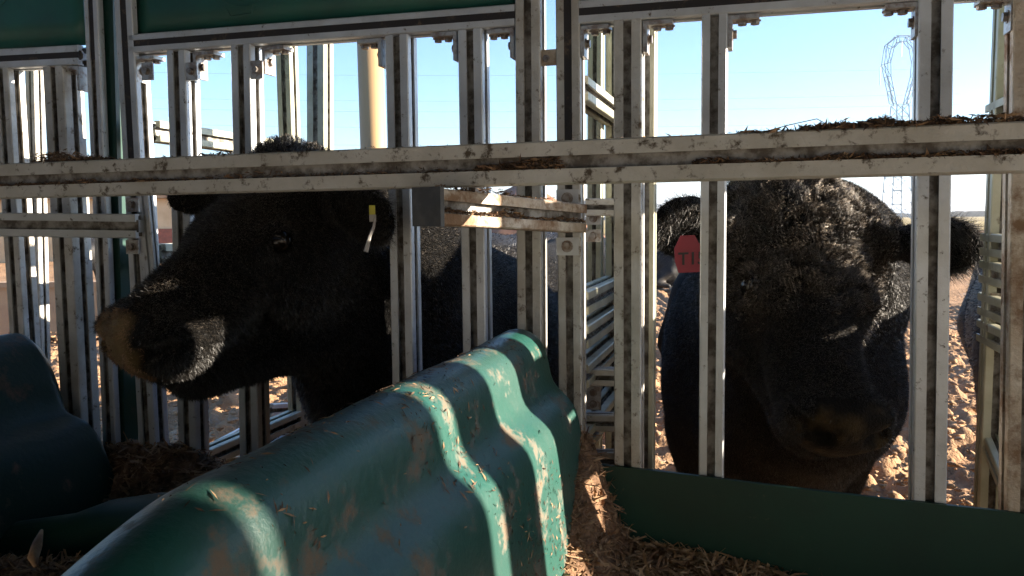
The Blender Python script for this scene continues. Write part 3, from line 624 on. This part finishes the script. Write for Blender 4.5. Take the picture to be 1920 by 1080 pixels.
# ---------------------------------------------------------------- side frames running outwards
def side_frame(label, t0, o0, o1, bars, posts, m='alu_far', braces=(), px_t=None):
    root = empty('side_frame', F(t0, (o0+o1)/2, -H), label, 'side frame', 'side frames between the stalls')
    for o in posts: member(F(t0, o, -H), F(t0, o, 1.0), .045, .045, AL, sw=.014).build('post', M[m], root)
    for h_ in bars: member(F(t0, o0, h_), F(t0, o1, h_), .045, .045, UP, sw=.014).build('bar', M[m], root)
    for (oa, ha, ob, hb) in braces: member(F(t0, oa, ha), F(t0, ob, hb), .035, .035, AL).build('brace', M[m], root)
    for h_ in bars[1:3]:
        for o in posts[:1]:
            for s in (-1, 1):
                b = MB(); c = F(t0, o, h_-.055)-OUT*.025; b.box(c, (.036, .004, .034), [AL, OUT, UP]); pl = b.build('bracket', M['steel'], root); b = MB(); bolt(b, c-OUT*.002, -OUT, .006, .007); b.build('bolt', M['bolt'], pl); break
    return root
tL = tpx(262)[0]; tM = tpx(1070)[0]; tR = tpx(2000)[0]
side_frame('side frame running outward beyond the bull looking left', tL, .05, .62, [.20, -.07, -.34, -.57], [.60], braces=((.1, -.57, .6, -.70),))
side_frame('side frame running outward in the middle, between the two bulls', tM, .05, .55, [.24, -.16, -.225, -.30, -.43], [.50], braces=((.05, -.60, .5, -.70),))
side_frame('side frame running outward at the right edge of the photo', tR, .05, .40, [.195, -.06, -.115, -.18, -.235], [.35], braces=((.05, -.56, .38, -.44),))
# ladder crossbars seen right beyond the middle posts
lad = empty('ladder_gate', F(tpx(1150)[0], .25, -H), 'short ladder-like aluminium gate with crossbars just beyond the middle posts', 'gate')
for px in (1116, 1214): member(FP(px-2, 930, .45 if px < 1200 else .10), FP(px+2, 50, .45 if px < 1200 else .10), .034 if px < 1200 else .030, .034, FRONT, sw=.010).build('post', M['alu_far'], lad)
for py in (388, 705, 790, 860): member(FP(1085, py, .13), FP(1215, py+2, .13), .034, .034, UP, sw=.010).build('crossbar', M['alu_dirty'], lad)
for py in (410, 442, 736, 757):
    b = MB(); c = FP(1113, py, .14); b.box(c, (.030, .005, .024), [AL, OUT, UP]); pl = b.build('bracket', M['steel'], lad); b = MB(); bolt(b, c-OUT*.0025, -OUT, .006, .007); b.build('bolt', M['bolt'], pl)
# low ladder behind the left bull's chest
lg = empty('low_gate', np.array([-.75, 2.9, 0]), 'low aluminium gate with crossbars seen below the jaw of the bull looking left', 'gate')
for a, c in (((500, 770, 2.4), (600, 762, 2.9)), ((500, 845, 2.4), (575, 790, 3.6)), ((395, 850, 2.2), (500, 790, 2.9))): member(P(*a), P(*c), .04, .04, UP, sw=.012).build('bar', M['alu'], lg)
for px, y0, y1, d in ((512, 795, 900, 2.6), (534, 795, 900, 2.7), (556, 780, 880, 2.8)): member(P(px, y1, d), P(px, y0, d), .035, .035, (0, -1, 0), sw=.01).build('post', M['alu'], lg)
member(P(602, 900, 3.05), P(600, 60, 3.05), .072, .072, FRONT, sw=.02).build('post', M['alu_far'], lg)
# ---------------------------------------------------------------- tan pole
b = MB(); c = P(704, 400, 4.9); b.tube([(c[0]+.03, c[1], -.1), (c[0], c[1], 1.2), (c[0]-.01, c[1], 2.6)], .077, 28); tag(b.build('tan_pole', M['tan'], None, True), 'thick smooth tan pole standing behind the bull looking left', 'pole')

# ---------------------------------------------------------------- troughs and dividers
def Q(s, qx, h_, base): return base - OUT*s + AL*qx + np.array([0, 0, H+h_])
PROF = [(-.17, -.80), (-.155, -.62), (-.14, -.46), (-.115, -.37), (-.085, -.315), (-.060, -.285), (-.056, -.25), (-.047, -.222), (-.030, -.206), (-.010, -.200), (.010, -.200), (.030, -.206), (.046, -.222), (.055, -.248),
        (.058, -.282), (.064, -.302), (.088, -.313), (.104, -.328), (.111, -.36), (.120, -.45), (.135, -.60), (.15, -.80)]
def smooth_prof(P_, n=90):
    P_ = np.array(P_); d = np.r_[0, np.cumsum(np.linalg.norm(np.diff(P_, axis=0), axis=1))]; t = np.linspace(0, d[-1], n)
    a = np.stack([np.interp(t, d, P_[:, 0]), np.interp(t, d, P_[:, 1])], 1)
    for _ in range(3): a[1:-1] = (a[:-2]+2*a[1:-1]+a[2:])/4
    return a
def divider(label, base, m, wsc=1.0, hoff=0.0, length=1.22, seed=1, near=None, prof=None):
    pr = smooth_prof(prof or PROF); V = []; ns = 150
    for i in range(ns):
        s = -.02+i/(ns-1)*length; e = (s+.02)
        endf = min(1, (max(e, 0)/.05+.0)**.5) if e < .05 else 1.0            # rounded far end
        drop = 0.0 if endf == 1 else (1-endf)*.07
        nr_ = max(0, (s-near[0])/near[1]) if near else 0; nr_ = min(nr_, 1); sm = nr_*nr_*(3-2*nr_)
        for x, z in pr:
            zz = z+hoff; k = (zz-hoff+.2)/-.6
            xx = x*wsc*(endf*.5+.5 if endf < 1 else 1)*(1+.03*math.sin(s*5+1)*min(1, max(0, k*3)))
            zt = max(-.9, zz-drop-sm*.06*(1-max(0, min(1, k))))
            if near: zt += .020*math.exp(-((s-near[2])/.05)**2)*max(0, min(1, (x+.03)/.05))*(1-min(1, max(0, k*1.6)))
            V.append(Q(s, xx, zt, base))
    V = np.array(V); V += (fbm(V, .12, 2, seed)*.003)[:, None]*np.array([0, 0, 1])
    nv = len(pr); f = [(i*nv+j, i*nv+j+1, (i+1)*nv+j+1, (i+1)*nv+j) for i in range(ns-1) for j in range(nv-1)]
    f += [tuple(range(nv)), tuple((ns-1)*nv+j for j in range(nv))[::-1]]
    b = MB(); b.add(V, f); o = b.build('trough_divider', M[m], None, True); tag(o, label, 'trough divider', 'green trough dividers'); return o
td, _ = tpx(978, 612); dv1 = divider('green moulded trough divider with mud and stripes of sunlight, in the foreground', F(td+.02, -.055, -H), 'divider', wsc=.96, hoff=.008, length=1.32, seed=2, near=(.86, .30, 1.10))
tl, _ = tpx(15, 612); PROF2 = [(-.20, -.80), (-.17, -.55), (-.13, -.40), (-.08, -.28), (-.04, -.215), (-.01, -.20), (.02, -.205), (.05, -.23), (.085, -.29), (.10, -.345), (.112, -.375), (.165, -.385), (.195, -.41), (.225, -.48), (.25, -.57), (.30, -.80)]
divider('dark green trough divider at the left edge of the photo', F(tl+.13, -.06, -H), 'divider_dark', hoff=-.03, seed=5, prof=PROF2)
# trough boards
tr = empty('feed_trough', F(.2, -.3, -H), 'dark green feed trough on the right, its tall board standing against the posts', 'feed trough', 'green feed troughs')
def board(root, a, c, depth, thick, name='board', seg=30):
    a = np.array(a); c = np.array(c); b = MB(); V = []
    for i in range(seg+1):
        u = i/seg; p = a*(1-u)+c*u; wv = .003*math.sin(u*9)
        for dx, dz in ((0, 0), (0, -depth), (thick, -depth), (thick, 0)): V.append(p+OUT*(dx+wv)+UP*dz)
    f = [(i*4+k, i*4+(k+1) % 4, (i+1)*4+(k+1) % 4, (i+1)*4+k) for i in range(seg) for k in range(4)]+[(0, 1, 2, 3), (seg*4+3, seg*4+2, seg*4+1, seg*4)]
    b.add(V, f); return b.build(name, M['board'], root)
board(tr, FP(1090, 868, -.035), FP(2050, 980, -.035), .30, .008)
def floor(root, x0, x1, h_, o0=-.04, o1=-1.3): 
    b = MB(); A_ = [F(x0, o0, h_), F(x1, o0, h_), F(x1, o1, h_), F(x0, o1, h_)]; b.add(A_+[p-UP*.01 for p in A_], [(0, 3, 2, 1), (4, 5, 6, 7), (0, 1, 5, 4), (1, 2, 6, 5), (2, 3, 7, 6), (3, 0, 4, 7)]); b.build('trough_floor', M['board'], root)
floor(tr, td+.10, 1.3, -.66)
tr2 = empty('feed_trough', F(-.4, -.3, -H), 'dark green feed trough below the head of the bull looking left', 'feed trough', 'green feed troughs')
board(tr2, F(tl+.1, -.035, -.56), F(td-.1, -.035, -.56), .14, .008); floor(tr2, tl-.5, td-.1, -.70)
b = MB()                                     # low rounded green lip between the divider foot and the trough
lip = [P(40, 1030, 1.40), P(150, 1015, 1.38), P(220, 990, 1.36), P(300, 980, 1.33), P(380, 982, 1.30), P(480, 990, 1.27)]
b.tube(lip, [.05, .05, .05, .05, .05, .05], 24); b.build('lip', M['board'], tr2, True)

# ---------------------------------------------------------------- feed
def feed_bed(name, label, t0, t1, o0, o1, hf, nfl, seed, n=(150, 120)):
    T, O_ = np.meshgrid(np.linspace(t0, t1, n[0]), np.linspace(o0, o1, n[1]), indexing='ij'); base = np.array([F(t, o, 0) for t, o in zip(T.ravel(), O_.ravel())])
    z = np.array([hf(t, o) for t, o in zip(T.ravel(), O_.ravel())]); base[:, 2] = H+z+.020*fbm(base*np.array([1, 1, 0]), .07, 4, seed)+.010*fbm(base*np.array([1, 1, 0]), .018, 3, seed+1)
    f = [(i*n[1]+j, i*n[1]+j+1, (i+1)*n[1]+j+1, (i+1)*n[1]+j) for i in range(n[0]-1) for j in range(n[1]-1)]
    Fb = np.array(f); k = nfl; idx = rng.integers(0, len(base), k); c = base[idx]+rng.normal(0, .004, (k, 3))*np.array([1, 1, 0])+UP*rng.random((k, 1))*.006
    an = rng.random(k)*6.28; el_ = rng.normal(0, .35, k); L_ = .006+.022*rng.random(k)**2; d = np.stack([np.cos(an)*np.cos(el_), np.sin(an)*np.cos(el_), np.sin(el_)], 1)*L_[:, None]
    s = np.cross(d, [0, 0, 1.0]); s /= np.linalg.norm(s, axis=1)[:, None]; s = s+UP*rng.normal(0, .5, (k, 1)); wd = (.0007+.0022*rng.random(k)**2)[:, None]; bend = UP*rng.normal(0, .003, (k, 1))
    FV = np.stack([c-d-s*wd, c-d+s*wd, c+bend+s*wd, c+bend-s*wd, c+d+s*wd*.5, c+d-s*wd*.5], 1).reshape(-1, 3); q = np.arange(k)[:, None]*6+len(base)
    Ff = np.concatenate([q+np.array([0, 1, 2, 3]), q+np.array([3, 2, 4, 5])]); V = np.concatenate([base, FV]); Fa = np.concatenate([Fb, Ff]); mi = np.r_[np.zeros(len(Fb)), np.ones(len(Ff))]
    o = np_mesh(name, V, Fa, [M['feed'], M['flake']], None, smooth=False, midx=mi); tag(o, label, 'feed', kind='stuff'); return o
def hfL(t, o):
    back = math.exp(-((o+.03)/.10)**2)*.11; return -.60+.055*min(1, max(0, (-o-.25)/.25))+back*(.6+.5*math.sin(t*7+1.0))+.03*math.sin(t*5)*math.sin(o*6)
def hfR(t, o):
    side = math.exp(-((t-td-.13)/.05)**2)*.20*math.exp(-((o+.06)/.20)**2); return -.615+side+.025*math.sin(t*6+.5)+.04*math.exp(-((o+.04)/.08)**2)*(.3 if t < .9 else 1.6)
feed_bed('feed', 'brown chopped feed lying in the left trough', tl-.3, td-.05, 0.01, -1.0, hfL, 42000, 3)
feed_bed('feed', 'brown chopped feed lying in the right trough', td+.06, 1.25, -.045, -1.0, hfR, 42000, 6)
# one long dry husk on the left feed
b = MB(); b.tube([P(78, 995, .93), P(70, 1020, .90), P(62, 1045, .87), P(66, 1062, .86)], [.002, .006, .006, .002], 7); tag(b.build('dry_husk', M['flake'], None, True), 'curved pale dry husk lying on the feed at lower left', 'husk')
# debris on and in the rail, on the arm
def debris(label, segs, name='feed_debris'):
    VV = []; FF = []; n0 = 0
    for a, c, n, ln, hgt, spread in segs:
        a = np.array(a); c = np.array(c); u = rng.random((n, 1)); p = a*(1-u)+c*u+OUT*rng.normal(0, spread, (n, 1))
        clump = np.clip(.5+fbm(p, .05, 3, 8), .02, 1)[:, None]**1.5*2; p = p+UP*(rng.random((n, 1))**1.6*hgt*clump)
        d = rng.normal(0, 1, (n, 3)); d[:, 2] *= .45; d /= np.linalg.norm(d, axis=1)[:, None]; L_ = ln*(.2+rng.random((n, 1))**3*1.6); s = np.cross(d, rng.normal(0, 1, (n, 3))); s /= np.linalg.norm(s, axis=1)[:, None]; wd = L_*(.08+.22*rng.random((n, 1)))
        q = np.stack([p-d*L_/2, p+s*wd/2, p+d*L_/2, p-s*wd/2], 1).reshape(-1, 3); VV.append(q); FF.append(np.arange(4*n).reshape(-1, 4)+n0); n0 += 4*n
    V = np.concatenate(VV); Fc = np.concatenate(FF); mi = (rng.random(len(Fc)) < .35).astype(int)
    o = np_mesh(name, V, Fc, [M['grime'], M['flake']], None, smooth=False, midx=mi); tag(o, label, 'debris', kind='stuff')
def onrail(px, dh=.031, oo=0): 
    u = (px+260)/2510; t0_, t1_ = tpx(-260, 350, ROFF)[0], tpx(2250, 266, ROFF)[0]; t_ = tpx(px, 300, ROFF)[0]; k = (t_-t0_)/(t1_-t0_); return ra*(1-k)+rb*k+UP*dh+OUT*oo
debris('crumbs of feed and grime heaped on top of the long rail', [(onrail(1380), onrail(1500), 350, .016, .006, .01), (onrail(1500), onrail(1800), 6500, .011, .011, .012), (onrail(1780), onrail(1960), 1200, .012, .008, .012),
    (onrail(70), onrail(205), 1500, .012, .013, .010), (onrail(380), onrail(440), 300, .01, .007, .01), (onrail(-60), onrail(1900), 500, .008, .003, .012)])
debris('strands of feed caught in the slot of the long rail', [(onrail(-100, -.008, -.018), onrail(380, -.008, -.018), 2600, .009, .006, .002), (onrail(380, -.008, -.018), onrail(900, -.008, -.018), 700, .009, .005, .002),
    (onrail(900, -.008, -.018), onrail(1060, -.008, -.018), 900, .014, .010, .002), (onrail(1300, -.008, -.018), onrail(1960, -.008, -.018), 2600, .012, .006, .002)])
d_ = P(1078, 410, 1.44)-P(806, 388, 1.12); aa = P(806, 388, 1.12)+d_*.02; sidev = np.cross(d_/np.linalg.norm(d_), UP); sidev = sidev if sidev[1] < 0 else -sidev
debris('orange mud and chaff packed on the arm with the black end cap', [(aa+sidev*.021-UP*.006, aa+d_*.5+sidev*.021-UP*.006, 900, .010, .008, .002), (aa+UP*.028, aa+d_*.8+UP*.028, 500, .009, .005, .008), (aa+d_*.5+sidev*.021-UP*.006, aa+d_*.98+sidev*.021-UP*.006, 500, .009, .007, .002)])
me_ = dv1.data; dV = np.array([v.co for v in me_.vertices]); nv_ = 90; dV = dV[:150*nv_].reshape(150, nv_, 3)
def on_div(n, patches, ln, name, label):
    VV = []
    while len(VV) < n:
        i = rng.integers(2, 147); j = rng.integers(34, 80); p = dV[i, j]; w_ = float(fbm((p*np.array([1, 1, .6]))[None], .10, 3, 77)[0])
        if rng.random() > max(.04, min(1, (w_-.02)*5)): continue
        a = rng.random(2); e1_ = dV[i+1, j]-p; e2_ = dV[i, j+1]-p; nr = np.cross(e2_, e1_); nr /= np.linalg.norm(nr)+1e-9
        if nr @ (HH-p) < 0: nr = -nr
        q = p+e1_*a[0]+e2_*a[1]+nr*.0012; d = e2_/np.linalg.norm(e2_)*rng.normal(0, 1)+e1_/np.linalg.norm(e1_)*rng.normal(0, 1)+nr*rng.normal(0, .15); d /= np.linalg.norm(d)
        L_ = ln*(.3+rng.random()**2*1.6); sd2 = np.cross(d, nr); wd = L_*(.06+.15*rng.random()); VV.append([q-d*L_/2, q+sd2*wd/2+nr*.001, q+d*L_/2, q-sd2*wd/2])
    V = np.array(VV).reshape(-1, 3); Fc = np.arange(len(V)).reshape(-1, 4); mi = (rng.random(len(Fc)) < .45).astype(int)
    tag(np_mesh(name, V, Fc, [M['grime'], M['flake']], None, smooth=False, midx=mi), label, 'debris', kind='stuff')
on_div(2600, None, .009, 'feed_debris', 'bits of chaff and dried mud stuck to the foreground trough divider')
b = MB(); tw = [onrail(1435, .033), onrail(1480, .040), onrail(1530, .046), onrail(1560, .034)]; b.tube(tw, .0006, 5); tag(b.build('dry_stalk', M['grime'], None, True), 'thin curved dry stalk sticking up from the debris on the rail', 'stalk')

# ---------------------------------------------------------------- yard surroundings
b = MB(); c0 = P(215, 570, 9.0); b.box((c0[0]-4.0, 9.2, .28), (8.0, .45, .60)); b.box((c0[0]-4.0, 9.0, .57), (8.04, .12, .06)); tag(b.build('concrete_bunk', M['concrete']), 'low tan concrete bunk wall across the yard at the far left', 'bunk')
wl = empty('yard_building', (-14, 27, 0), 'long cream wall of a low farm building at the far left, with a red door', 'building')
b = MB(); b.box((-16.5, 27.2, 1.0), (14.5, .3, 2.1)); b.build('wall', M['cream'], wl); b = MB(); b.box((-16.5, 27.2, 2.12), (14.9, .7, .12)); b.build('roof', M['concrete'], wl)
c0 = P(313, 440, 27); b = MB(); b.box((c0[0], 27.02, .62), (.75, .06, .85)); b.build('door', M['brick'], wl)
T, O_ = np.meshgrid(np.linspace(-6, 6, 90), np.linspace(0, 9, 50), indexing='ij'); c0 = P(985, 400, 30); mp = np.stack([c0[0]+T.ravel(), 28+O_.ravel(), np.zeros(T.size)], 1)
mp[:, 2] = 2.75*np.exp(-(T.ravel()/2.6)**2)*np.sin(np.clip(O_.ravel()/9, 0, 1)*math.pi)**.7-.15+.18*fbm(mp, .8, 4, 3); tag(grid_mesh('earth_mound', mp, 90, 50, M['mound']), 'reddish heap of earth behind the middle posts', 'mound')
# ---------------------------------------------------------------- pylon and power lines
def pylon(px, d, top_py):
    c = P(px, 400, d); top = P(px, top_py, d)[2]; root = empty('pylon', (c[0], c[1], 0), 'tall lattice power pylon with a ring-shaped head, beyond the field', 'pylon'); x, y = c[0], c[1]; k = top/46.0; wx = .9
    b = MB(); L_ = []; r = .115*k
    def bar(p, q, rr=r): b.tube([np.array([x, y, 0])+np.array(p)*[k*wx, k, k], np.array([x, y, 0])+np.array(q)*[k*wx, k, k]], rr, 4, cap=False)
    wz = lambda z: 1.6+max(0, (30-z)/30)*1.4
    lv = [0, 4, 7.5, 11, 14, 17, 20, 23, 26, 29]
    for i in range(len(lv)-1):
        z0, z1 = lv[i], lv[i+1]; a, c_ = wz(z0), wz(z1)
        for sx in (-1, 1):
            for sy in (-1, 1): bar((sx*a, sy*a, z0), (sx*c_, sy*c_, z1), r*1.2)
        for sy in (-1, 1): bar((-a, sy*a, z0), (c_, sy*c_, z1), r*.7); bar((a, sy*a, z0), (-c_, sy*c_, z1), r*.7); bar((-c_, sy*c_, z1), (c_, sy*c_, z1), r*.7)
        for sx in (-1, 1): bar((sx*a, -a, z0), (sx*c_, c_, z1), r*.7)
    b.build('tower', M['pylon'], root); b = MB()
    inn = [(1.3, 29), (2.2, 32.5), (3.1, 36), (3.3, 39.5), (2.5, 43), (.9, 44.6)]; out_ = [(2.6, 29.5), (3.3, 32.5), (4.3, 36), (5.1, 39.0), (4.4, 43.8), (1.4, 46)]
    for sy in (-.8, .8):
        for sx in (-1, 1):
            for pth in (inn, out_):
                for i in range(5): bar((sx*pth[i][0], sy, pth[i][1]), (sx*pth[i+1][0], sy, pth[i+1][1]), r)
            for i in range(6): bar((sx*inn[i][0], sy, inn[i][1]), (sx*out_[i][0], sy, out_[i][1]), r*.7)
            for i in range(5): bar((sx*inn[i][0], sy, inn[i][1]), (sx*out_[i+1][0], sy, out_[i+1][1]), r*.7)
        bar((-1.2, sy, 44.6), (1.2, sy, 44.6)); bar((-2, sy, 46), (2, sy, 46))
    b.build('head', M['pylon'], root)
    for sx in (-1, 1): b = MB(); bar((sx*5.8, 0, 38.5), (sx*5.8, 0, 34)); bar((sx*5.1, 0, 39), (sx*5.8, 0, 38.5)); b.build('insulator', M['pylon'], root)
    b = MB(); bar((0, 0, 45), (0, 0, 41)); b.build('insulator', M['pylon'], root)
pylon(1681, 210, 68)
b = MB()
for y0, y1 in ((110, 128), (158, 176), (178, 196), (238, 262), (205, 228)):
    pts_ = [P(-500+ (2300*u), y0+(y1-y0)*u+22*math.sin(math.pi*u), 170+60*u) for u in np.linspace(0, 1, 30)]; b.tube(pts_, .022, 4, cap=False)
tag(b.build('power_lines', M['cable']), 'thin power lines strung across the sky behind the stall fronts', 'power lines')
hz = bpy.data.materials.new('haze_air'); hz.use_nodes = True; hn_ = hz.node_tree; hn_.nodes.remove(hn_.nodes['Principled BSDF'])
pv = hn_.nodes.new('ShaderNodeVolumePrincipled'); pv.inputs['Color'].default_value = (.80, .88, 1, 1); pv.inputs['Density'].default_value = .0003; pv.inputs['Anisotropy'].default_value = .2
hn_.links.new(pv.outputs[0], hn_.nodes['Material Output'].inputs['Volume'])
b = MB(); b.box((1000, 2300, 48), (11000, 9000, 104)); tag(b.build('haze', hz), kind='stuff')
print('built', len(bpy.data.objects))
